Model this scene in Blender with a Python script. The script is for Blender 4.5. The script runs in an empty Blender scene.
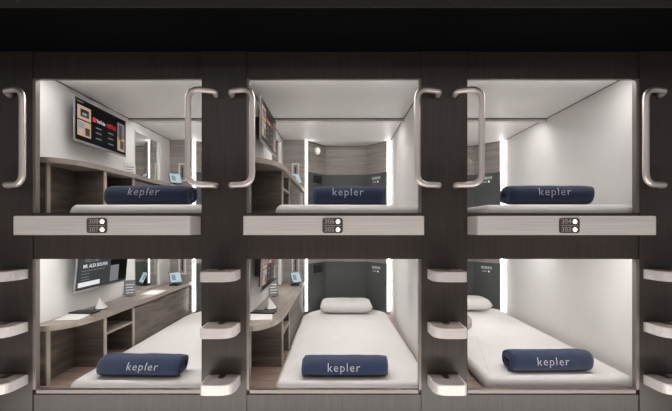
import bpy, bmesh, math, random
from mathutils import Vector, Matrix, noise

random.seed(4)
PI = math.pi
TH = .024             # thickness of the front panels
U = 1/167.0          # one front-plane unit in metres
EYE = 1.5
D = 2.45             # camera distance to the front wall
C = bpy.context.scene.collection
def X(u): return u*U
def Z(v): return EYE + v*U

# ------------------------------------------------------------------ materials
def newmat(name):
    m = bpy.data.materials.new(name); m.use_nodes = True
    nt = m.node_tree; b = nt.nodes['Principled BSDF']
    return m, nt, b
def flat(name, col, rough=.6, metal=0., bump=0., bscale=60., spec=.5, sheen=0.):
    m, nt, b = newmat(name)
    b.inputs['Base Color'].default_value = (*col, 1)
    b.inputs['Roughness'].default_value = rough
    b.inputs['Metallic'].default_value = metal
    b.inputs['Specular IOR Level'].default_value = spec
    if sheen: b.inputs['Sheen Weight'].default_value = sheen
    tc = nt.nodes.new('ShaderNodeTexCoord')
    n = nt.nodes.new('ShaderNodeTexNoise'); n.inputs['Scale'].default_value = bscale
    n.inputs['Detail'].default_value = 4
    nt.links.new(tc.outputs['Object'], n.inputs['Vector'])
    mr = nt.nodes.new('ShaderNodeMix'); mr.data_type = 'RGBA'
    mr.inputs[6].default_value = (*[c*.94 for c in col], 1)
    mr.inputs[7].default_value = (*[min(1, c*1.05) for c in col], 1)
    nt.links.new(n.outputs['Fac'], mr.inputs[0]); nt.links.new(mr.outputs[2], b.inputs['Base Color'])
    if bump:
        bp = nt.nodes.new('ShaderNodeBump'); bp.inputs['Strength'].default_value = bump
        bp.inputs['Distance'].default_value = .01
        nt.links.new(n.outputs['Fac'], bp.inputs['Height']); nt.links.new(bp.outputs['Normal'], b.inputs['Normal'])
    return m
def wood(name, c1, c2, sc, rough=.5, detail=6., bump=.05, spec=.5, lo=.35, hi=.68):
    m, nt, b = newmat(name)
    tc = nt.nodes.new('ShaderNodeTexCoord'); mp = nt.nodes.new('ShaderNodeMapping')
    mp.inputs['Scale'].default_value = sc
    n = nt.nodes.new('ShaderNodeTexNoise'); n.inputs['Scale'].default_value = 1; n.inputs['Detail'].default_value = detail
    n.inputs['Distortion'].default_value = .3
    r = nt.nodes.new('ShaderNodeValToRGB')
    r.color_ramp.elements[0].position = lo; r.color_ramp.elements[0].color = (*c1, 1)
    r.color_ramp.elements[1].position = hi; r.color_ramp.elements[1].color = (*c2, 1)
    nt.links.new(tc.outputs['Object'], mp.inputs['Vector']); nt.links.new(mp.outputs[0], n.inputs['Vector'])
    nt.links.new(n.outputs['Fac'], r.inputs[0]); nt.links.new(r.outputs[0], b.inputs['Base Color'])
    b.inputs['Roughness'].default_value = rough
    b.inputs['Specular IOR Level'].default_value = spec
    bp = nt.nodes.new('ShaderNodeBump'); bp.inputs['Strength'].default_value = bump; bp.inputs['Distance'].default_value = .002
    nt.links.new(n.outputs['Fac'], bp.inputs['Height']); nt.links.new(bp.outputs['Normal'], b.inputs['Normal'])
    return m
def emit(name, col, s):
    m, nt, b = newmat(name)
    b.inputs['Roughness'].default_value = .3; b.inputs['Specular IOR Level'].default_value = .03 if name.startswith('screen') else .5
    b.inputs['Base Color'].default_value = (*[c*(.15 if name.startswith('screen') else .5) for c in col], 1)
    b.inputs['Emission Color'].default_value = (*col, 1)
    b.inputs['Emission Strength'].default_value = s
    return m

M_FRAME = wood('espresso_laminate', (.031,.0228,.0200), (.045,.0345,.0305), (90,90,3), rough=.36, spec=.55)
M_BLACK = flat('black_soffit_paint', (.0025,.0025,.0025), .9, spec=.05)
M_FASCIA = flat('brown_fascia', (.03,.025,.023), .6, spec=.2)
M_WALL  = flat('white_wall_laminate', (.70,.685,.672), .45, bscale=3)
M_CEIL  = flat('white_ceiling_laminate', (.80,.79,.78), .5, bscale=3)
M_SEAM  = flat('dark_joint', (.10,.095,.09), .6)
M_BEAM  = flat('beam_white', (.62,.60,.58), .4)
M_JAMB  = flat('satin_jamb_metal', (.22,.195,.182), .4, metal=.6)
M_STEEL = wood('brushed_steel_horizontal', (.72,.68,.655), (.90,.86,.835), (2,60,230), rough=.38, bump=.08)
M_STEEL.node_tree.nodes['Principled BSDF'].inputs['Metallic'].default_value = .3
M_HANDLE = flat('satin_handle_metal', (.76,.70,.675), .38, metal=.75)
M_STEP  = wood('pale_brushed_step', (.66,.62,.60), (.79,.75,.725), (2,60,230), rough=.4, bump=.05)
M_STEP.node_tree.nodes['Principled BSDF'].inputs['Metallic'].default_value = .25
M_TREAD = flat('grey_grip_tread', (.30,.255,.235), .85, bump=.5, bscale=260)
M_DARKM = flat('dark_metal', (.05,.045,.043), .4, metal=.5)
M_WOOD  = wood('grey_brown_wood', (.070,.056,.046), (.175,.143,.119), (3.2,3.2,26), rough=.5)
M_WOODD = wood('dark_brown_wood', (.035,.028,.024), (.085,.07,.06), (3,3,22), rough=.5)
M_WOODG = wood('grey_oak_panel', (.27,.24,.225), (.40,.365,.34), (2.5,2.5,38), rough=.5)
M_TOP   = wood('desktop_oak', (.26,.22,.185), (.38,.33,.285), (30,2.5,30), rough=.4)
M_EDGE  = flat('pale_edge_band', (.42,.36,.30), .5)
M_FLOOR = wood('pod_floor_oak', (.24,.165,.13), (.42,.31,.26), (4,40,4), rough=.5)
M_PAD   = flat('dark_grey_upholstery', (.105,.112,.111), .8, bump=.15, bscale=500, spec=.2)
M_SHEET = flat('white_sheet', (.80,.775,.76), .85, bump=.12, bscale=7, spec=.2, sheen=.1)
M_PILLOW= flat('white_pillowcase', (.78,.755,.74), .85, bump=.15, bscale=14, spec=.2)
M_TOWEL = flat('navy_terry_towel', (.032,.050,.105), .95, bump=.7, bscale=420, spec=.1, sheen=.25)
M_THREAD= flat('pale_embroidery', (.62,.64,.70), .8)
M_TVB   = flat('black_tv_shell', (.006,.006,.007), .5, spec=.2)
M_BEZEL = flat('silver_bezel', (.33,.33,.33), .3, metal=.7)
M_MIRROR= flat('mirror_glass', (.78,.80,.80), .02, metal=1.)
M_WHITE = flat('white_plastic', (.75,.73,.72), .45)
M_PAPER = flat('paper_white', (.78,.77,.75), .8)
M_BLKP  = flat('black_plastic', (.015,.015,.017), .4)
M_PLAQ  = flat('grey_plaque', (.105,.088,.08), .4, metal=.3)
M_CARD  = flat('grey_card', (.20,.21,.22), .6)
M_LED   = emit('led_strip_glow', (1,.975,.95), 8.5)
M_FILLT  = emit('opening_fill_glow', (1,.98,.965), 15.5)  # glow of the added fill bars inside the openings
M_FILLB = emit('beam_fill_glow', (1,.98,.965), 42)  # glow of the added fill bars behind the beams
M_DOT   = emit('indicator_glow', (1,.95,.9), 4)
M_LAMP  = emit('reading_lamp_glow', (1,.95,.9), .8)
M_SCR   = emit('screen_black', (.002,.0022,.003), 1)
M_SCRW  = emit('screen_welcome', (.035,.037,.040), 1)
M_TWHITE= emit('screen_white', (.62,.62,.62), 1)
M_TGREY = emit('screen_grey', (.16,.16,.165), 1)
M_TRED  = emit('screen_red', (.48,.03,.03), 1)
M_BEIGE = emit('screen_beige', (.38,.26,.18), 1)
M_CYAN  = emit('tablet_blue', (.26,.35,.38), 1.0)
M_TEAL  = emit('screen_teal', (.16,.23,.25), 1)
M_DIGIT = flat('digit_grey', (.42,.38,.36), .5)
M_ICON  = emit('control_icon', (.22,.27,.255), 1.0)
M_CFLOOR= flat('corridor_floor', (.60,.57,.54), .5)

# ------------------------------------------------------------------ helpers
def tag(o, label=None, cat=None, group=None, kind=None):
    if label: o['label'] = label
    if cat: o['category'] = cat
    if group: o['group'] = group
    if kind: o['kind'] = kind
    return o
def thing(name, label, cat, loc, group=None):
    o = bpy.data.objects.new(name, None); C.objects.link(o)
    o.location = loc; o.empty_display_size = .05
    return tag(o, label, cat, group)
def link(name, bm, mat, parent=None, smooth=False, origin=None):
    """bm is in world coordinates; it is stored relative to its thing"""
    off = Vector((0,0,0))
    if parent is not None:
        p = parent
        while p is not None: off += p.location; p = p.parent
    elif origin is not None: off = Vector(origin)
    bmesh.ops.translate(bm, verts=bm.verts, vec=-off)
    me = bpy.data.meshes.new(name)
    bmesh.ops.recalc_face_normals(bm, faces=bm.faces)
    bm.to_mesh(me); bm.free()
    me.materials.append(mat)
    if smooth:
        for p_ in me.polygons: p_.use_smooth = True
    o = bpy.data.objects.new(name, me); C.objects.link(o)
    if parent is not None: o.parent = parent
    elif origin is not None: o.location = off
    return o
def box(bm, x0, x1, y0, y1, z0, z1, bev=0, seg=2):
    b = bmesh.new()
    bmesh.ops.create_cube(b, size=1)
    for v in b.verts:
        v.co = Vector(((x0+x1)/2 + v.co.x*(x1-x0), (y0+y1)/2 + v.co.y*(y1-y0), (z0+z1)/2 + v.co.z*(z1-z0)))
    if bev: bmesh.ops.bevel(b, geom=b.edges[:], offset=bev, segments=seg, affect='EDGES', profile=.5)
    merge(bm, b); return bm
def merge(bm, b):
    me = bpy.data.meshes.new('tmp'); b.to_mesh(me); b.free(); bm.from_mesh(me); bpy.data.meshes.remove(me)
def BX(*a, **k): return box(bmesh.new(), *a, **k)
def UV_(u0, u1, y0, y1, v0, v1, bev=0, seg=2): return BX(X(u0), X(u1), y0, y1, Z(v0), Z(v1), bev=bev, seg=seg)
def prism(pts, z0, z1, bev=0, seg=3):
    """extrude xy outline vertically"""
    b = bmesh.new()
    lo = [b.verts.new((p[0], p[1], z0)) for p in pts]; hi = [b.verts.new((p[0], p[1], z1)) for p in pts]
    b.faces.new(lo[::-1]); top = b.faces.new(hi)
    n = len(pts)
    for i in range(n): b.faces.new((lo[i], lo[(i+1)%n], hi[(i+1)%n], hi[i]))
    if bev:
        e = [e for e in b.edges if abs(e.verts[0].co.z-z1) < 1e-6 and abs(e.verts[1].co.z-z1) < 1e-6]
        bmesh.ops.bevel(b, geom=e, offset=bev, segments=seg, affect='EDGES', profile=.5)
    return b
def disc(center, normal, r, th, seg=24):
    b = bmesh.new()
    bmesh.ops.create_cone(b, cap_ends=True, segments=seg, radius1=r, radius2=r, depth=th)
    q = Vector((0,0,1)).rotation_difference(Vector(normal))
    bmesh.ops.transform(b, matrix=Matrix.Translation(center) @ q.to_matrix().to_4x4(), verts=b.verts)
    return b
def tube(pts, r, seg=16):
    b = bmesh.new(); rings = []
    n = len(pts); up = None
    for i, p in enumerate(pts):
        t = (pts[min(i+1, n-1)] - pts[max(i-1, 0)]).normalized()
        if up is None:
            up = t.orthogonal().normalized()
        up = (up - t*up.dot(t)).normalized(); w = t.cross(up)
        rings.append([b.verts.new(p + (up*math.cos(2*PI*j/seg) + w*math.sin(2*PI*j/seg))*r) for j in range(seg)])
    for a, c in zip(rings, rings[1:]):
        for j in range(seg): b.faces.new((a[j], a[(j+1)%seg], c[(j+1)%seg], c[j]))
    b.faces.new(rings[0][::-1]); b.faces.new(rings[-1])
    return b
def round_path(pts, r, n=8):
    out = [pts[0]]
    for a, p, c in zip(pts, pts[1:], pts[2:]):
        d1 = (a-p).normalized(); d2 = (c-p).normalized()
        rr = min(r, (a-p).length*.49, (c-p).length*.49)
        s = p + d1*rr; e = p + d2*rr
        for i in range(n+1):
            t = i/n; out.append(s*(1-t)**2 + p*2*t*(1-t) + e*t*t)
    out.append(pts[-1]); return out
def text_bm(txt, size, shear=0., extrude=0., offset=0., spacing=1., align='CENTER', res=2):
    cu = bpy.data.curves.new('t', 'FONT'); cu.body = txt; cu.size = size; cu.shear = shear
    cu.align_x = align; cu.align_y = 'CENTER'; cu.extrude = extrude; cu.offset = offset
    cu.space_character = spacing; cu.resolution_u = res
    o = bpy.data.objects.new('t', cu); C.objects.link(o)
    bpy.context.view_layer.update()
    dg = bpy.context.evaluated_depsgraph_get()
    me = bpy.data.meshes.new_from_object(o.evaluated_get(dg))
    b = bmesh.new(); b.from_mesh(me)
    bpy.data.objects.remove(o); bpy.data.curves.remove(cu); bpy.data.meshes.remove(me)
    return b
def xf(b, m): bmesh.ops.transform(b, matrix=m, verts=b.verts); return b
def frame_mat(origin, xa, ya):
    xa = Vector(xa).normalized(); ya = Vector(ya).normalized(); za = xa.cross(ya)
    m = Matrix(((xa.x, ya.x, za.x, origin[0]), (xa.y, ya.y, za.y, origin[1]), (xa.z, ya.z, za.z, origin[2]), (0,0,0,1)))
    return m
def struct(name, bm, mat, smooth=False):
    return tag(link(name, bm, mat, smooth=smooth), kind='structure')

# ------------------------------------------------------------------ bays
BAYS = [('left', -213, -301, -136), ('middle', 0, -88, 80), ('right', 216, 129, 297)]
LV = {'lower': 0, 'upper': 175}
OPEN_V = {'lower': (-161, -31), 'upper': (15, 149)}
WL, WR = -104, 100
CEIL_V = -9
BACKD, MIDD, COLD = 2.22, 2.51, 2.17

# ---- front wall: pillars, headers, jambs
def front_wall():
    for a, b in ((-470, -304.5), (-136, -91), (83, 129), (300.5, 470)):
        struct('wall_front', UV_(a, b, -.010, TH, -249, 176, bev=.0015, seg=1), M_FRAME)
    for nm, cx, a, b in BAYS:
        struct('wall_front', UV_(a-3, b+3, -.003, TH, 149, 176), M_FRAME)
        struct('wall_front', UV_(a-3, b+3, -.003, TH, -31, 15), M_FRAME)
        struct('wall_front', UV_(a-3, b+3, -.003, TH, -249, -166.5), M_FRAME)
        for lv in ('upper', 'lower'):
            v0, v1 = OPEN_V[lv]
            bm = bmesh.new()
            for x0, x1 in {'left': ((a-3, a),), 'middle': ((a-3, a-.5), (b+.5, b+3)), 'right': ((b, b+3),)}[nm]:
                box(bm, X(x0), X(x1), -.012, TH+.002, Z(v0), Z(v1), bev=.001, seg=1)
            struct('trim_'+('1' if lv == 'upper' else '2'), bm, M_JAMB)
        struct('trim_3', UV_(a, b, -.010, TH+.002, -165, -161.2, bev=.002), M_JAMB)   # metal sill of the lower opening
        struct('trim_4', UV_(a, b, -.002, TH+.002, 11, 15, bev=.002), M_DARKM)
front_wall()
struct('ceiling', BX(-3.2, 3.2, -.49, TH, Z(176), Z(176)+.012), M_BLACK)          # underside of the soffit
struct('wall_soffit', BX(-3.2, 3.2, -.502, -.49, Z(176)-.0, Z(176)+.5), M_FASCIA)
struct('floor', BX(-3.2, 3.2, -4.6, TH, -.03, 0), M_CFLOOR)
struct('ceiling', BX(-3.2, 3.2, -4.6, -.49, 3.0, 3.03), M_CEIL)

# ------------------------------------------------------------------ pod shells
def pod_shell(nm, cx, lv):
    o = LV[lv]; L, R = cx+WL, cx+WR
    F, T = o-166, o+CEIL_V
    struct('wall_left', UV_(L-3, L, TH, 2.62, F-2, T+2), M_WALL)
    struct('wall_right', UV_(R, R+3, TH, 2.62, F-2, T+2), M_WALL)
    struct('floor', UV_(L, R, TH, 2.6, F-3, F), M_FLOOR)
    struct('ceiling', UV_(L, R, TH, 2.6, T, T+3), M_CEIL)
    # cross beam on the ceiling with the dark joint in front of it
    struct('trim_5', UV_(L, R, 1.26, 1.31, T-4.5, T, bev=.003), M_BEAM)
    bm = bmesh.new()
    box(bm, X(L), X(R), 1.252, 1.26, Z(T-1.4), Z(T))
    box(bm, X(L), X(L)+.006, .03, COLD, Z(T)-.005, Z(T)); box(bm, X(R)-.006, X(R), .03, BACKD, Z(T)-.005, Z(T))
    struct('trim_6', bm, M_SEAM)

    # wooden back wall: column at the left, chamfers and the middle
    H = o-68
    # column
    struct('wall_column', UV_(L, cx-62.5, COLD, COLD+.3, F, T), M_WOODG)
    def back(v0, v1, th, name, mat, bev=0):
        pts = [(cx-57, BACKD), (cx-25, MIDD), (cx+59, MIDD), (cx+93, BACKD)]
        P = [(X(a), y) for a, y in pts]
        Q = [(X(cx+97.5), BACKD+.04), (X(cx+97.5), 2.6), (X(cx-60), 2.6), (X(cx-60), BACKD+.04)]
        if th:
            P = [(X(cx-57), BACKD-th*.5), (X(cx-25)+th*.3, MIDD-th), (X(cx+59)-th*.3, MIDD-th), (X(cx+93), BACKD-th*.5)]
            Q = [(X(cx+93), BACKD), (X(cx+59), MIDD), (X(cx-25), MIDD), (X(cx-57), BACKD)]
        return prism(P+Q, Z(v0), Z(v1))
    struct('wall_back', back(F, T, 0, 'wall_back', M_WOODG), M_WOODG)
    bm = back(T-1.2, T, .004, '', M_SEAM)
    struct('trim_8', bm, M_SEAM)
    # headboard
    hb = thing('headboard', f'dark grey padded headboard band behind the bed of the {lv} {nm} capsule', 'headboard',
               (X(cx), MIDD-.03, Z(F)), 'dark headboards at the far ends of the capsules')
    link('pad', back(F, H, .022, 'pad', M_PAD), M_PAD, hb)
    # vertical led strips in the two corners
    for u0, u1, y, side in ((cx-62, cx-57.5, BACKD-.01, 'left'), (cx+93.6, cx+99, BACKD+.01, 'right')):
        visible = 'between the panelled column and the headboard' if side == 'left' else 'in the corner by the plain white wall'
        t = thing('light_strip', f'glowing vertical light strip {visible}, {lv} {nm} capsule', 'light',
                  (X((u0+u1)/2), y, Z(F)), 'vertical light strips in the capsule corners')
        link('diffuser', UV_(u0+1.7, u0+(2.7 if side == 'left' else 3.6), y-.028, y+.004, F+8, T-.6, bev=.001), M_LED, t)
        link('channel', UV_(u0, u1, y+.004, y+.012, F+8, T-.2), M_WHITE, t)
    # fill light added for the pod, hidden behind the front header
    a, b = [(p[2], p[3]) for p in BAYS if p[0] == nm][0]
    t = thing('fill_light', f'added unseen fill bar on the ceiling just inside the {lv} {nm} capsule opening', 'light',
              (X(cx), .12, Z(T)), 'added fill bars inside the capsule openings')
    link('housing', UV_(a+6, b-6, .075, .20, T-2, T), M_WHITE, t)
    link('diffuser', UV_(a+8, b-8, .085, .19, T-2.8, T-2), M_FILLT, t)
    t = thing('fill_light', f'added unseen fill bar tucked behind the ceiling beam of the {lv} {nm} capsule', 'light',
              (X(cx), 1.345, Z(T)), 'added fill bars behind the ceiling beams')
    link('housing', UV_(cx-92, cx+90, 1.313, 1.358, T-1, T), M_WHITE, t)
    link('diffuser', UV_(cx-76, cx+74, 1.317, 1.350, T-1.8, T-1), M_FILLB, t)  # unseen bar, added to spread light deeper into the pod

# ------------------------------------------------------------------ bed
def rounded_outline(pts, rad, n=6):
    out = []; N = len(pts)
    for i in range(N):
        a, p, c = Vector(pts[i-1]), Vector(pts[i]), Vector(pts[(i+1) % N])
        r = min(rad[i], (a-p).length*.49, (c-p).length*.49)
        s = p + (a-p).normalized()*r; e = p + (c-p).normalized()*r
        for k in range(n+1):
            t = k/n; q = s*(1-t)**2 + p*2*t*(1-t) + e*t*t
            out.append((q.x, q.y))
    return out
def mattress(nm, cx, lv, top):
    o = LV[lv]; F = o-166
    rr = 98 if nm == 'middle' else 91
    pts = [(X(cx-65), .062), (X(cx+rr), .062), (X(cx+91), BACKD-.03), (X(cx+57), MIDD-.05), (X(cx-24), MIDD-.05), (X(cx-56), BACKD-.06), (X(cx-65), BACKD-.2)]
    ol = rounded_outline(pts, [.055, .055, .06, .09, .09, .07, .09])
    t = thing('mattress', f'white sheeted mattress filling the floor of the {lv} {nm} capsule', 'mattress',
              (X(cx+13), 1.2, Z(F)), 'white mattresses in the capsules')
    h0, h1 = Z(F)+.002, Z(top)
    b = bmesh.new(); n = len(ol)
    cxw = sum(p[0] for p in ol)/n; cyw = sum(p[1] for p in ol)/n
    H = h1-h0; R = .042
    prof = [(.004, 0), (0, H*.3), (-.002, H-R*1.0)]
    for k in range(1, 7):
        a = k/6*PI/2; prof.append((R*(1-math.cos(a)), H-R+R*math.sin(a)))
    
    rings = []
    for ins, h in prof:
        ring = []
        for i in range(n):
            p = Vector(ol[i]); a = Vector(ol[i-1]); c = Vector(ol[(i+1) % n])
            tg = (c-a).normalized(); nr = Vector((-tg.y, tg.x))
            q = p + nr*ins
            w = noise.noise(Vector((q.x*9, q.y*9, h*30)))*.004 if h < H-.001 else noise.noise(Vector((q.x*3, q.y*3, 1)))*.004
            ring.append(b.verts.new((q.x + w*.6, q.y + w, h0+h+(w if h > H*.5 else 0))))
        rings.append(ring)
    b.faces.new(rings[0][::-1])
    for r0, r1 in zip(rings, rings[1:]):
        for i in range(n): b.faces.new((r0[i], r0[(i+1)%n], r1[(i+1)%n], r1[i]))
    for sc_, dz in ((.93, .003), (.8, .006), (.5, .008), (.2, .009)):
        ring = []
        for i in range(n):
            v = rings[8 if len(rings) < 10 else 8][i].co
            qx, qy = cxw+(v.x-cxw)*sc_, cyw+(v.y-cyw)*sc_
            ring.append(b.verts.new((qx, qy, h1+dz+noise.noise(Vector((qx*4, qy*3, 2)))*.004)))
        rings.append(ring); r0, r1 = rings[-2], rings[-1]
        for i in range(n): b.faces.new((r0[i], r0[(i+1)%n], r1[(i+1)%n], r1[i]))
    b.faces.new(rings[-1])
    m = link('sheet', b, M_SHEET, t, smooth=True)
    return t
def pillow(nm, cx, lv, top):
    u, y, w, dpt, h = cx+15, 2.12, .57, .36, .14
    t = thing('pillow', {'left': 'white pillow at the far end of the lower left bed, mostly behind the post',
                         'middle': 'plump white pillow at the head of the lower middle bed',
                         'right': 'white pillow half hidden at the head of the lower right bed'}[nm], 'pillow',
              (X(u), y, Z(top)+.016), 'white pillows on the lower beds')
    b = bmesh.new(); N = 28; M = 18; vs = {}
    def pt(i, j, s):
        a = i/N*2-1; c = j/M*2-1
        e = max(0, (1-abs(a)**7))**.45 * max(0, (1-abs(c)**3.5))**.5
        px = a*w/2*(1-.05*(1-abs(c)**2)*0 - .035*abs(c)**3*0 + .0) * (1-.05*(abs(c)**2 < .0))
        pin = .035
        px = a*(w/2 - pin*(1-abs(a)**2)*0) - math.copysign(pin*(1-c*c)*abs(a)**6*0, a)
        py = c*dpt/2
        z = h/2 + s*h/2*e + .006*noise.noise(Vector((px*9, py*9, s)))*e
        return Vector((X(u)+px, y+py, Z(top)+.016+z))
    for s in (1, -1):
        for i in range(N+1):
            for j in range(M+1):
                edge = i in (0, N) or j in (0, M)
                if s == -1 and edge: vs[(i, j, s)] = vs[(i, j, 1)]
                else: vs[(i, j, s)] = b.verts.new(pt(i, j, s))
    for s in (1, -1):
        for i in range(N):
            for j in range(M):
                b.faces.new([vs[(i, j, s)], vs[(i+1, j, s)], vs[(i+1, j+1, s)], vs[(i, j+1, s)]])
    o = link('case', b, M_PILLOW, t, smooth=True)
    return t

# ------------------------------------------------------------------ towel
def towel(nm, cx, lv, top, u0, u1, y, h=.122, dp=.185, yaw=0., shear=0., tw=.20, flatf=False, ty=.013, tx=0.):
    w = (u1-u0)*U; uc = (u0+u1)/2
    base = Vector((X(uc), y+dp/2, Z(top)+.007))
    where = f'{lv} {nm} bed'
    t = thing('rolled_towel', {
        ('left','lower'): 'rolled navy towel with its coiled right end showing, on the lower left bed',
        ('left','upper'): 'rolled navy towel on the upper left bed, below the wall television',
        ('middle','lower'): 'folded navy towel lying flat in front of the pillow on the lower middle bed',
        ('middle','upper'): 'short navy towel on the upper middle bed, just behind the number ledge',
        ('right','lower'): 'rolled navy towel with its coiled left end showing, on the lower right bed',
        ('right','upper'): 'rolled navy towel against plain white walls on the upper right bed'}[(nm, lv)],
        'towel', base, 'navy towels with white lettering, one per bed')
    t.rotation_euler.z = yaw
    # outline as a super-ellipse; t=0 at the front-bottom
    ex = 2.6
    def outline(a, s=1.):
        ca, sa = math.cos(a), math.sin(a)
        r = (abs(ca)**ex + abs(sa)**ex)**(-1/ex)
        return Vector((0, ca*r*dp/2*s, h/2 + sa*r*h/2*s))
    N = 150; turns = 3.6; th = .0125
    line = []
    for i in range(N+1):
        a = -PI*.62 - 2*PI*turns*(1-i/N)       # ends at the back-bottom
        s = .16 + .84*(i/N)**.85
        line.append(outline(a, s))
    b = bmesh.new(); K = 22; rows = []
    for k in range(K+1):
        x = -w/2 + w*k/K
        e = abs(2*k/K-1)
        row_o = []; row_i = []
        for i, p in enumerate(line):
            q = line[min(i+1, N)] - line[max(i-1, 0)]
            nrm = Vector((0, q.z, -q.y)).normalized() * (th*.42)
            puff = 1 + .05*noise.noise(Vector((x*14+uc, p.y*11, p.z*11))) - .10*max(0, e-.86)/.14
            c = Vector((0, 0, h/2))
            pp = c + (p-c)*puff
            xo = x + .006*noise.noise(Vector((i*.05, k*.1, uc)))*(e > .95) + (.006*math.sin(i*.11) if e > .95 else 0)
            row_o.append(b.verts.new((xo, (pp+nrm).y, max(0, (pp+nrm).z))))
            row_i.append(b.verts.new((xo, (pp-nrm).y, max(0.001, (pp-nrm).z))))
        rows.append((row_o, row_i))
    for (o0, i0), (o1, i1) in zip(rows, rows[1:]):
        for i in range(N):
            b.faces.new((o0[i], o0[i+1], o1[i+1], o1[i])); b.faces.new((i0[i+1], i0[i], i1[i], i1[i+1]))
        b.faces.new((o0[0], o1[0], i1[0], i0[0])); b.faces.new((o0[N], i0[N], i1[N], o1[N]))
    for (ro, ri), f in ((rows[0], 1), (rows[-1], -1)):
        for i in range(N): b.faces.new((ro[i], ri[i], ri[i+1], ro[i+1]))
    bmesh.ops.recalc_face_normals(b, faces=b.faces)
    me = bpy.data.meshes.new('terry_roll'); b.to_mesh(me); b.free(); me.materials.append(M_TOWEL)
    for p in me.polygons: p.use_smooth = True
    o = bpy.data.objects.new('terry_roll', me); C.objects.link(o); o.parent = t
    # lettering laid on the front curve
    tb = text_bm('kepler', .1, shear=shear, offset=-.0011, spacing=1.14)
    xs = [v.co.x for v in tb.verts]; ys = [v.co.y for v in tb.verts]
    s = tw/(max(xs)-min(xs)); mx = (max(xs)+min(xs))/2
    bmesh.ops.triangulate(tb, faces=tb.faces)
    bmesh.ops.subdivide_edges(tb, edges=tb.edges[:], cuts=1)
    arc = [outline(PI + i*.01 - 1.5) for i in range(0, 300)]      # front side, bottom to top is decreasing angle
    # arc length table around the front: angle PI = frontmost
    def on_front(d):
        # d metres upwards from the frontmost line
        a = PI; acc = 0; st = -.01 if d > 0 else .01
        p = outline(a)
        while acc < abs(d):
            q = outline(a+st); acc += (q-p).length; p = q; a += st
        q = outline(a-.01); tg = (q-outline(a+.01)).normalized(); nr = Vector((0, -tg.z, tg.y))
        c = Vector((0, 0, h/2))
        return c + (p-c)*1.03 + nr*(th*.42+.0022)
    cache = {}
    for v in tb.verts:
        d = (v.co.y)*s*.9 + ty
        key = round(d, 4)
        if key not in cache: cache[key] = on_front(d)
        p = cache[key]
        v.co = Vector(((v.co.x-mx)*s - .008 + tx, p.y, p.z))
    me = bpy.data.meshes.new('lettering'); tb.to_mesh(me); tb.free(); me.materials.append(M_THREAD)
    l = bpy.data.objects.new('lettering', me); C.objects.link(l); l.parent = t
    sd = l.modifiers.new('thick', 'SOLIDIFY'); sd.thickness = .0012; sd.offset = 0
    l['label'] = 'white embroidered lettering'
    return t

# ------------------------------------------------------------------ desk
def desk(nm, cx, lv):
    o = LV[lv]; F = o-166; top = o-101.5; bot = o-107
    L = cx+WL
    t = thing('desk', f'grey-brown built-in desk along the left side of the {lv} {nm} capsule', 'desk',
              (X(L)+.1, 1.0, Z(F)), 'built-in desks along the left walls of the capsules')
    pts = [(X(L), .075), (X(cx-84), .085), (X(cx-68.5), .22), (X(cx-63), .45), (X(cx-63), COLD), (X(L), COLD)]
    ol = rounded_outline(pts, [.004, .10, .12, .1, .004, .004], n=7)
    d = link('desktop', prism(ol, Z(bot), Z(top), bev=.003, seg=1), M_TOP, t)
    wood_m = M_WOOD if lv == 'lower' else M_WOODD
    wood_m = M_WOOD
    link('side_panel', UV_(L, cx-94, .125, .15, F, bot), wood_m, t)
    link('edge_strip', UV_(cx-94, cx-92.3, .122, .152, F, bot), M_EDGE, t)
    link('wall_cladding', UV_(L, L+1.5, .15, .48, F, bot), wood_m, t)
    link('side_panel', UV_(L+1.5, cx-67.5, .48, .505, F, bot), wood_m, t)
    link('edge_strip', UV_(cx-67.5, cx-66, .476, .507, F, bot), M_EDGE, t)
    link('side_panel', UV_(L+1.5, cx-67.5, .885, .91, F, bot), wood_m, t)
    link('edge_strip', UV_(cx-67.5, cx-66, .882, .912, F, bot), M_EDGE, t)
    link('wall_cladding', UV_(L, L+1.5, .505, .885, F, bot), M_WOODD, t)
    link('shelf', UV_(L+1.5, cx-66, .507, .882, o-129, o-126.3), M_TOP, t)
    link('front_panel', UV_(cx-69, cx-66.3, .914, COLD-.002, F, bot-3.5), wood_m, t)
    rail = link('rail', UV_(cx-71, cx-69.5, .914, COLD-.002, bot-3.5, bot), M_WOODD, t)
    return t

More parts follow.
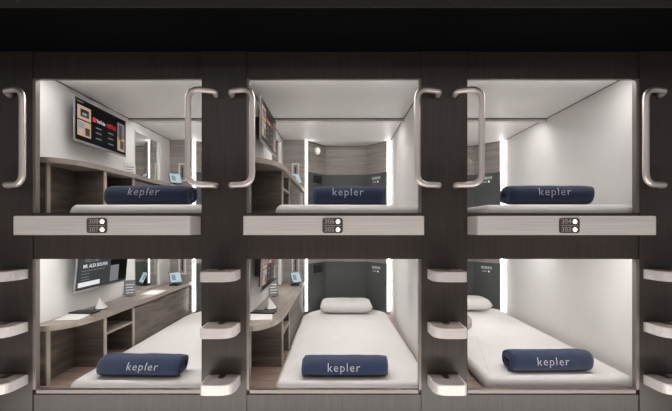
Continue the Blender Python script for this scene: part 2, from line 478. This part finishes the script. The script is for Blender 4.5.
# ------------------------------------------------------------------ television
def tv(nm, cx, lv, mode, tilt=0.):
    tu = cx-(87.5 if nm == 'left' else 88)
    o = LV[lv]
    y0, y1 = .345, 1.02; v0, v1 = o-74, o-24
    w, h = y1-y0, (v1-v0)*U
    up = Vector((math.sin(tilt), 0, math.cos(tilt)))
    Mx = frame_mat((X(tu)+ (.5*h*math.sin(tilt)), (y0+y1)/2, Z((v0+v1)/2)), (0,1,0), up)
    lab = {('left','upper'): 'wide wall television showing a tiled media menu, on the upper left capsule wall',
           ('left','lower'): 'wall television showing a welcome message, on the lower left capsule wall',
           ('middle','upper'): 'wall television seen nearly edge-on, on the upper middle capsule wall',
           ('middle','lower'): 'wall television above the desk in the lower middle capsule'}[(nm, lv)]
    t = thing('television', lab, 'television', Mx @ Vector((0,-h/2,0)), 'wall-mounted capsule televisions')
    def part(name, x0, x1, yy0, yy1, z0, z1, m, par=None, bev=0, label=None):
        bm = BX(x0, x1, yy0, yy1, z0, z1, bev=bev)
        p = link(name, xf(bm, Mx), m, par or t)
        if label: p['label'] = label
        return p
    part('shell', -w/2, w/2, -h/2, h/2, -.010, 0, M_TVB, bev=.002)
    part('rear_housing', -w/2+.06, w/2-.06, -h/2+.03, h/2-.06, -.030, -.010, M_TVB, bev=.004)
    part('bottom_bezel', -w/2, w/2, -h/2-.004, -h/2+.008, -.012, .003, M_BEZEL, bev=.002)
    part('side_bezel', -w/2-.002, -w/2+.004, -h/2, h/2, -.010, .002, M_BEZEL, bev=.001)
    back = (X(tu)-X(cx+WL))
    part('wall_bracket', -.10, .10, -.07, .07, -back+.002, -.028, M_DARKM)
    s = part('screen', -w/2+.008, w/2-.008, -h/2+.014, h/2-.008, 0, .0015, M_SCR if mode == 'menu' else M_SCRW)
    def rect(name, x0, x1, yy0, yy1, m, z=.0018, par=s):
        # x,y as fractions of the screen, y from the top
        return part(name, -w/2+x0*w, -w/2+x1*w, h/2-yy1*h, h/2-yy0*h, .0012, z, m, par)
    def txt(s_, x, yy, size, m, width=None, par=s):
        b = text_bm(s_, size*h, align='LEFT', offset=.0006)
        if width:
            xs = [v.co.x for v in b.verts]; k = width*w/(max(xs)-min(xs))
            xf(b, Matrix.Diagonal((k,1,1,1)))
        xf(b, Matrix.Translation((-w/2+x*w, h/2-yy*h, .0024)))
        return link('screen_text', xf(b, Mx), m, par)
    if mode == 'menu':
        rect('screen_image', .04, .27, .15, .47, M_BEIGE); rect('screen_image', .04, .27, .50, .86, M_BEIGE)
        rect('screen_image', .09, .235, .22, .40, M_BLKP, .0022); rect('screen_image', .12, .20, .30, .36, M_TEAL, .0024)
        rect('screen_image', .05, .15, .54, .68, M_TEAL, .0022); rect('screen_image', .17, .25, .64, .82, M_BLKP, .0022)
        rect('screen_image', .80, .96, .14, .50, M_TGREY); rect('screen_image', .80, .96, .52, .90, M_BEIGE)
        rect('screen_image', .83, .90, .20, .60, M_BLKP, .0022); rect('screen_image', .86, .94, .62, .84, M_BLKP, .0022)
        rect('screen_icon', .305, .36, .30, .41, M_TRED)
        txt('YouTube', .37, .36, .12, M_TWHITE, .17)
        txt('NETFLIX', .57, .36, .15, M_TRED, .19)
        for (x_, y_) in ((.36,.52),(.36,.64),(.60,.52),(.60,.66),(.36,.78),(.60,.80)):
            rect('screen_caption', x_, x_+.11, y_, y_+.025, M_TGREY)
        rect('screen_caption', .03, .14, .06, .08, M_TGREY)
    else:
        txt('WELCOME', .12, .30, .10, M_TGREY, .26)
        txt('MR. ALEX BOUVIN', .10, .43, .12, M_TWHITE, .44)
        for y_ in (.53, .60, .68, .74): rect('screen_caption', .08, .22 if y_ > .55 else .5, y_, y_+.015, M_TGREY)
        rect('screen_banner', .04, .42, .80, .91, M_TWHITE)
        rect('screen_image', .62, .98, .05, .92, M_SCR)
        rect('screen_image', .62, .80, .50, .92, M_TGREY, .0022)  # grey block paints a figure's reflection on the black part
    return t

# ------------------------------------------------------------------ fittings in a pod
def mirror(nm, cx, lv):
    o = LV[lv]; L = cx+WL
    y0, y1, v0, v1 = 1.36, 1.84, o-99, o-25
    t = thing('wall_mirror', f'tall white-edged mirror beyond the television in the {lv} {nm} capsule', 'mirror',
              (X(L), (y0+y1)/2, Z(v0)), 'wall mirrors above the capsule desks')
    link('glass', UV_(L+.2, L+1.6, y0, y1, v0, v1), M_MIRROR, t)
    bm = bmesh.new()
    box(bm, X(L+.2), X(L+4), y1, y1+.05, Z(v0), Z(v1+2.5), bev=.002)
    box(bm, X(L+.2), X(L+4), y0, y1, Z(v1), Z(v1+2.5), bev=.002)
    link('frame', bm, M_WHITE, t)
def wall_frame(nm, cx, lv):
    o = LV[lv]
    t = thing('wall_frame', f'small white-rimmed upright recess panel on the wooden column, {lv} {nm} capsule', 'wall panel',
              (X(cx-80), COLD, Z(o-87)), 'white-rimmed panels on the wooden columns')
    a, b, v0, v1 = cx-87, cx-73, o-87, o-53
    bm = bmesh.new()
    for q in ((a, a+2.6, v0, v1), (b-2.6, b, v0, v1), (a+2.6, b-2.6, v0, v0+2.6), (a+2.6, b-2.6, v1-2.6, v1)):
        box(bm, X(q[0]), X(q[1]), COLD-.016, COLD, Z(q[2]), Z(q[3]), bev=.001, seg=1)
    link('rim', bm, M_WHITE, t)
    link('inner_panel', UV_(a+2.6, b-2.6, COLD-.006, COLD, v0+2.6, v1-2.6), M_WOODG, t)
    link('grip', UV_(a+5.6, b-5.6, COLD-.012, COLD-.006, v0+7, v1-7, bev=.001), M_DARKM, t)
def chamfer_frame(cx, side, f, v):
    """matrix on the chamfer surface; f is 0..1 along it"""
    if side == 'left': a, b = Vector((X(cx-57), BACKD-.011, 0)), Vector((X(cx-25)+.007, MIDD-.022, 0))
    else: a, b = Vector((X(cx+59)-.007, MIDD-.022, 0)), Vector((X(cx+93), BACKD-.011, 0))
    p = a.lerp(b, f); xa = (b-a).normalized()
    return frame_mat((p.x, p.y, Z(v)), xa, (0,0,1))
def control(nm, cx, lv):
    Mx = chamfer_frame(cx, 'right', .50, LV[lv]-81)
    t = thing('control_panel', f'small panel of lit switches on the headboard of the {lv} {nm} capsule', 'control panel',
              Mx.translation, 'lit bedside control panels')
    link('plate', xf(BX(-.085, .085, -.05, .05, 0, .004, bev=.001), Mx), M_PLAQ, t)
    for i, (a, b) in enumerate(((-.07,-.035), (-.025,.012), (.022,.04), (.05,.068))):
        link('switch', xf(BX(a, b, .008, .036, .004, .008, bev=.001), Mx), M_ICON, t)
    link('slider', xf(BX(-.055, .0, -.028, -.016, .004, .008), Mx), M_ICON, t)
    link('indicator', xf(disc((.03, -.022, .005), (0,0,1), .010, .006), Mx), M_LAMP, t)
def vent(nm, cx, lv):
    Mx = chamfer_frame(cx, 'left', .50, LV[lv]-80)
    t = thing('socket_box', f'dark square socket plate on the left of the headboard, {lv} {nm} capsule', 'socket',
              Mx.translation, 'dark socket plates on the headboards')
    link('plate', xf(BX(-.075, .075, -.045, .045, 0, .012, bev=.003), Mx), M_BLKP, t)
    link('socket', xf(BX(-.035, .035, -.025, .025, .012, .014), Mx), M_DARKM, t)
def reading_lamp(nm, cx):
    Mx = chamfer_frame(cx, 'left', .50, 151)
    c = Mx @ Vector((0,0,-.006))
    t = thing('reading_lamp', f'small round lit reading lamp on the panelled back wall of the upper {nm} capsule', 'lamp',
              c, 'round reading lamps in the upper capsules')
    link('rim', xf(disc((0,0,-.004), (0,0,1), .045, .03, 32), Mx), M_WHITE, t, smooth=False)
    link('lens', xf(disc((0,0,.012), (0,0,1), .030, .006, 32), Mx), M_LAMP, t)
def tablet(nm, cx, lv):
    top = LV[lv]-101.5
    base = Vector((X(cx-74.5), 1.88, Z(top)))
    t = thing('tablet', f'small pale blue tablet on a stand at the far end of the {lv} {nm} desk', 'tablet',
              base, 'tablets on stands at the desk ends')
    n = Vector((.62, -.60, .40)).normalized()
    xa = Vector((0,0,1)).cross(n).normalized(); ya = n.cross(xa)
    Mx = frame_mat(base + Vector((0,0,.095)) , xa, ya)
    link('body', xf(BX(-.065, .065, -.07, .05, -.006, 0, bev=.002), Mx), M_BLKP, t)
    sc = link('screen', xf(BX(-.059, .059, -.063, .044, 0, .001), Mx), M_CYAN, t)
    link('screen_tile', xf(BX(-.04, .0, -.04, .02, .001, .0016), Mx), M_TEAL, sc)
    link('stand', BX(base.x-.05, base.x+.04, base.y-.04, base.y+.05, base.z+.001, base.z+.018, bev=.004), M_BLKP, t)
    link('support', BX(base.x-.03, base.x+.0, base.y-.0, base.y+.02, base.z+.015, base.z+.075), M_BLKP, t)
def sign_card(nm, cx, lv):
    top = LV[lv]-101.5
    base = Vector((X(cx-96), 1.17, Z(top)))
    t = thing('standing_card', f'small grey information card standing on the {lv} {nm} desk beside the television', 'card',
              base, 'standing information cards on the desks')
    n = Vector((.55, -.8, .28)).normalized()
    xa = Vector((0,0,1)).cross(n).normalized(); ya = n.cross(xa)
    Mx = frame_mat(base + Vector((0,.02,.07)), xa, ya)
    c = link('board', xf(BX(-.045, .045, -.072, .075, -.004, 0, bev=.001), Mx), M_CARD if lv == 'lower' else M_PAPER, t)
    for i in range(4):
        link('printed_line', xf(BX(-.034, .034-.01*(i%2), .03-i*.024, .038-i*.024, 0, .0006), Mx), M_PAPER if lv == 'lower' else M_CARD, c)
    link('foot', BX(base.x-.03, base.x+.03, base.y-.01, base.y+.05, base.z+.001, base.z+.007), M_BLKP, t)
def napkin(nm, cx, lv):
    top = LV[lv]-101.5
    base = Vector((X(cx-84), .62, Z(top)))
    t = thing('folded_napkin', f'pointed white folded napkin standing on the {lv} {nm} desk', 'napkin', base, 'folded napkins on the desks')
    b = bmesh.new(); r = .046
    ap = b.verts.new(base + Vector((-.016, .0, .090)))
    ring = [b.verts.new(base + Vector((math.cos(2*PI*k/10)*r*(1 if k % 2 else .8), math.sin(2*PI*k/10)*r*(1 if k % 2 else .8), .007))) for k in range(10)]
    for k in range(10): b.faces.new((ap, ring[k], ring[(k+1) % 10]))
    b.faces.new(ring[::-1])
    link('cloth', b, M_PAPER, t)
    link('tray', prism([(base.x+math.cos(a*PI/12)*.05, base.y+math.sin(a*PI/12)*.05) for a in range(24)], base.z+.001, base.z+.006), M_BLKP, t)
def stationery(nm, cx, lv):
    top = Z(LV[lv]-101.5)
    g = tag(link('booklet', xf(BX(-.075, .075, -.12, .12, .001, .006, bev=.001), Matrix.Translation((X(cx-88), .36, top)) @ Matrix.Rotation(.15, 4, 'Z')), M_PAPER,
            origin=(X(cx-88), .36, top)), f'white booklet lying on the near end of the {lv} {nm} desk', 'booklet', 'white booklets on the desks')
    tag(link('notebook', xf(BX(-.085, .085, -.05, .05, .0065, .016, bev=.002), Matrix.Translation((X(cx-88), .46, top)) @ Matrix.Rotation(-.1, 4, 'Z')), M_BLKP,
        origin=(X(cx-88), .46, top+.006)), f'slim black notebook on top of the white booklet on the {lv} {nm} desk', 'notebook', 'black notebooks on the desks')
def leaflet(nm, cx, lv):
    top = Z(LV[lv]-101.5)
    tag(link('leaflet', xf(BX(-.07, .07, -.13, .13, .001, .004), Matrix.Translation((X(cx-76.5), 1.40, top)) @ Matrix.Rotation(.1, 4, 'Z')), M_PAPER,
        origin=(X(cx-77), 1.40, top)), f'white leaflet lying on the {lv} {nm} desk in front of the mirror', 'leaflet')

# ------------------------------------------------------------------ ledge with room numbers
def ledge(nm, cx, a, b, nums):
    uc = (a+b)/2 + {'left': -3.5, 'middle': -1, 'right': 1.5}[nm]; f = -.187
    t = thing('ledge', f'brushed steel ledge under the upper {nm} capsule, numbered {nums[0]} and {nums[1]}', 'ledge',
              (X(uc), 0, Z(-6.5)), 'brushed steel ledges between upper and lower capsules')
    ol = rounded_outline([(X(a), -.003), (X(a), f), (X(b), f), (X(b), -.003)], [.001, .016, .016, .001], n=5)
    bmx = prism(ol, Z(-6.5), Z(11.2), bev=.008, seg=3)
    link('body', bmx, M_STEEL, t)
    # rounded number plate on the front face
    y = f-.0035
    q = [(X(uc-9.4), Z(-4.7)), (X(uc+9.4), Z(-4.7)), (X(uc+9.4), Z(9.2)), (X(uc-9.4), Z(9.2))]
    o2 = rounded_outline(q, [.016]*4, n=5)
    bb = bmesh.new()
    f0 = [bb.verts.new((p[0], f+.001, p[1])) for p in o2]; f1 = [bb.verts.new((p[0], y, p[1])) for p in o2]
    bb.faces.new(f0); bb.faces.new(f1[::-1])
    for i in range(len(o2)): bb.faces.new((f0[i], f0[(i+1)%len(o2)], f1[(i+1)%len(o2)], f1[i]))
    pl = link('number_plate', bb, M_PLAQ, t); pl['label'] = 'dark rounded plate with two lit room numbers'
    for n, v in zip(nums, (5.9, -1.5)):
        tb = text_bm(n, .037, offset=.0004)
        link('number', xf(tb, Matrix.Translation((X(uc-2.9), y-.0006, Z(v))) @ Matrix.Rotation(PI/2, 4, 'X')), M_DIGIT, pl)
        link('indicator', disc((X(uc+5.0), y-.001, Z(v)), (0,1,0), .0105, .003), M_DOT, pl)
    link('divider', UV_(uc-7.5, uc+7.5, y-.0008, y, 2.0, 2.5), M_DIGIT, pl)

# ------------------------------------------------------------------ handles and steps
def handle(mx, bx, label):
    zt, zb = Z(134), Z(42)
    t = thing('grab_handle', label, 'handle', (X(mx), -.01, zb), 'tall curved steel grab handles on the posts')
    f = -.098
    P = [Vector((X(mx), -.012, zt-.014)), Vector((X(mx), -.055, zt)), Vector((X(bx), f, zt)), Vector((X(bx), f, zb)), Vector((X(mx), -.055, zb)), Vector((X(mx), -.012, zb))]
    path = [P[0]]
    path = round_path(P, .075, 10)
    link('bar', tube(path, .0175, 18), M_HANDLE, t, smooth=True)
    for z in (zt-.014, zb):
        link('mount', disc((X(mx), -.0125, z), (0,1,0), .021, .006, 24), M_DARKM, t)
def step(u0, u1, v, big, label):
    t = thing('step', label, 'step', (X((u0+u1)/2), -.01, Z(v-9.5)), 'metal climbing steps on the posts')
    f = -.185
    rl, rr = (.105, .035) if big == 'left' else (.035, .105)
    def outl(ins):
        return rounded_outline([(X(u0)+ins, -.010), (X(u0)+ins, f+ins), (X(u1)-ins, f+ins), (X(u1)-ins, -.010)], [.001, rl, rr, .001], n=9)
    link('body', prism(outl(0), Z(v-9.2), Z(v), bev=.003, seg=2), M_STEP, t)
    link('tread', prism(outl(.011), Z(v)-.002, Z(v)+.0012), M_TREAD, t)
    uc = (u0+u1)/2+(1 if big == 'left' else -1)
    link('dark_patch', prism(rounded_outline([(X(uc-3), -.011), (X(uc-3), -.075), (X(uc+3), -.075), (X(uc+3), -.011)], [.001, .015, .015, .001]), Z(v), Z(v)+.004), M_DARKM, t)  # small dark raised patch at the back of the tread

# ------------------------------------------------------------------ build everything
TOP = {'lower': -158, 'upper': 24.2}
for nm, cx, a, b in BAYS:
    for lv in ('upper', 'lower'):
        pod_shell(nm, cx, lv)
        mattress(nm, cx, lv, -153.5 if (nm, lv) == ('right', 'lower') else TOP[lv])
        desk(nm, cx, lv)
        control(nm, cx, lv)
        if nm != 'right':
            mirror(nm, cx, lv); wall_frame(nm, cx, lv)
            tablet(nm, cx, lv)
        if nm == 'middle': vent(nm, cx, lv)
    if nm != 'left': reading_lamp(nm, cx)
tv('left', -213, 'upper', 'menu'); tv('middle', 0, 'upper', 'menu')
tv('left', -213, 'lower', 'welcome', math.radians(5)); tv('middle', 0, 'lower', 'menu', math.radians(3))
for nm, cx in (('left', -213), ('middle', 0)):
    sign_card(nm, cx, 'lower'); napkin(nm, cx, 'lower'); stationery(nm, cx, 'lower'); pillow(nm, cx, 'lower', -158)
sign_card('left', -213, 'upper')
leaflet('left', -213, 'lower')
pillow('right', 216, 'lower', -153.5)
towel('left', -213, 'lower', -158, -252.5, -166.5, .10, tx=.05, shear=.22, yaw=math.radians(-2))
towel('left', -213, 'upper', 24.2, -247, -158.5, .13, shear=.22)
towel('middle', 0, 'lower', -158, -37, 52, .10, h=.108, dp=.20)
towel('middle', 0, 'upper', 24.2, -26, 50, .16, tw=.195)
towel('right', 216, 'lower', -153.5, 183, 269.5, .12, yaw=math.radians(1.5), h=.118)
towel('right', 216, 'upper', 24.2, 181, 271, .13, tx=.02)
ledge('left', -213, -301, -137, ('308', '307')); ledge('middle', 0, -88, 80, ('306', '305')); ledge('right', 216, 129, 295, ('304', '303'))

for mx, bx, lab in ((-326, -303, 'steel grab handle left of the upper left capsule, nearest the photo edge'),
                    (-121, -144, 'steel grab handle overlapping the right side of the upper left capsule'),
                    (-105, -82.5, 'steel grab handle overlapping the left edge of the upper middle capsule'),
                    (99, 76, 'steel grab handle overlapping the right edge of the upper middle capsule'),
                    (116, 138, 'steel grab handle overlapping the left side of the upper right capsule'),
                    (320, 295.5, 'steel grab handle on the post right of the upper right capsule')):
    handle(mx, bx, lab)
order = ['top', 'middle', 'bottom']
for (u0, u1, big, post) in ((-341, -308.5, 'right', 'post at the far left'), (-129, -97, 'right', 'post between left and middle capsules'),
                            (89, 120.5, 'left', 'post between middle and right capsules'), (304, 337, 'left', 'post at the far right')):
    for k in range(3):
        step(u0, u1, -41-52.5*k, big, f'{order[k]} metal step of three on the {post}')

# ------------------------------------------------------------------ lights of the corridor
def area(name, loc, size, power, rot=(0,0,0), col=(1,.95,.91)):
    l = bpy.data.lights.new(name, 'AREA'); l.shape = 'RECTANGLE'; l.size, l.size_y = size; l.energy = power; l.color = col
    o = bpy.data.objects.new(name, l); C.objects.link(o); o.location = loc; o.rotation_euler = rot
    return o
area('corridor_ceiling_light', (0, -2.7, 2.96), (5.0, .5), 18)
area('floor_uplight', (0, -1.05, .06), (5.4, .2), 32, rot=(math.radians(180-30), 0, 0))
w = bpy.data.worlds.new('dim_corridor'); bpy.context.scene.world = w; w.use_nodes = True
w.node_tree.nodes['Background'].inputs[0].default_value = (.9,.85,.82,1)
w.node_tree.nodes['Background'].inputs[1].default_value = .25

# ------------------------------------------------------------------ camera
cam = bpy.data.cameras.new('camera'); co = bpy.data.objects.new('camera', cam); C.objects.link(co)
co.location = (0, -D, EYE); co.rotation_euler = (PI/2, 0, 0)
cam.sensor_width = 36; cam.lens = 36*(D/U)/672
cam.shift_x = -2/672; cam.shift_y = 22.5/672
cam.clip_start = .05
sc = bpy.context.scene
sc.camera = co
sc.view_settings.view_transform = 'Standard'; sc.view_settings.look = 'None'
sc.view_settings.gamma = 1; sc.view_settings.exposure = 0.22; sc.view_settings.use_curve_mapping = False
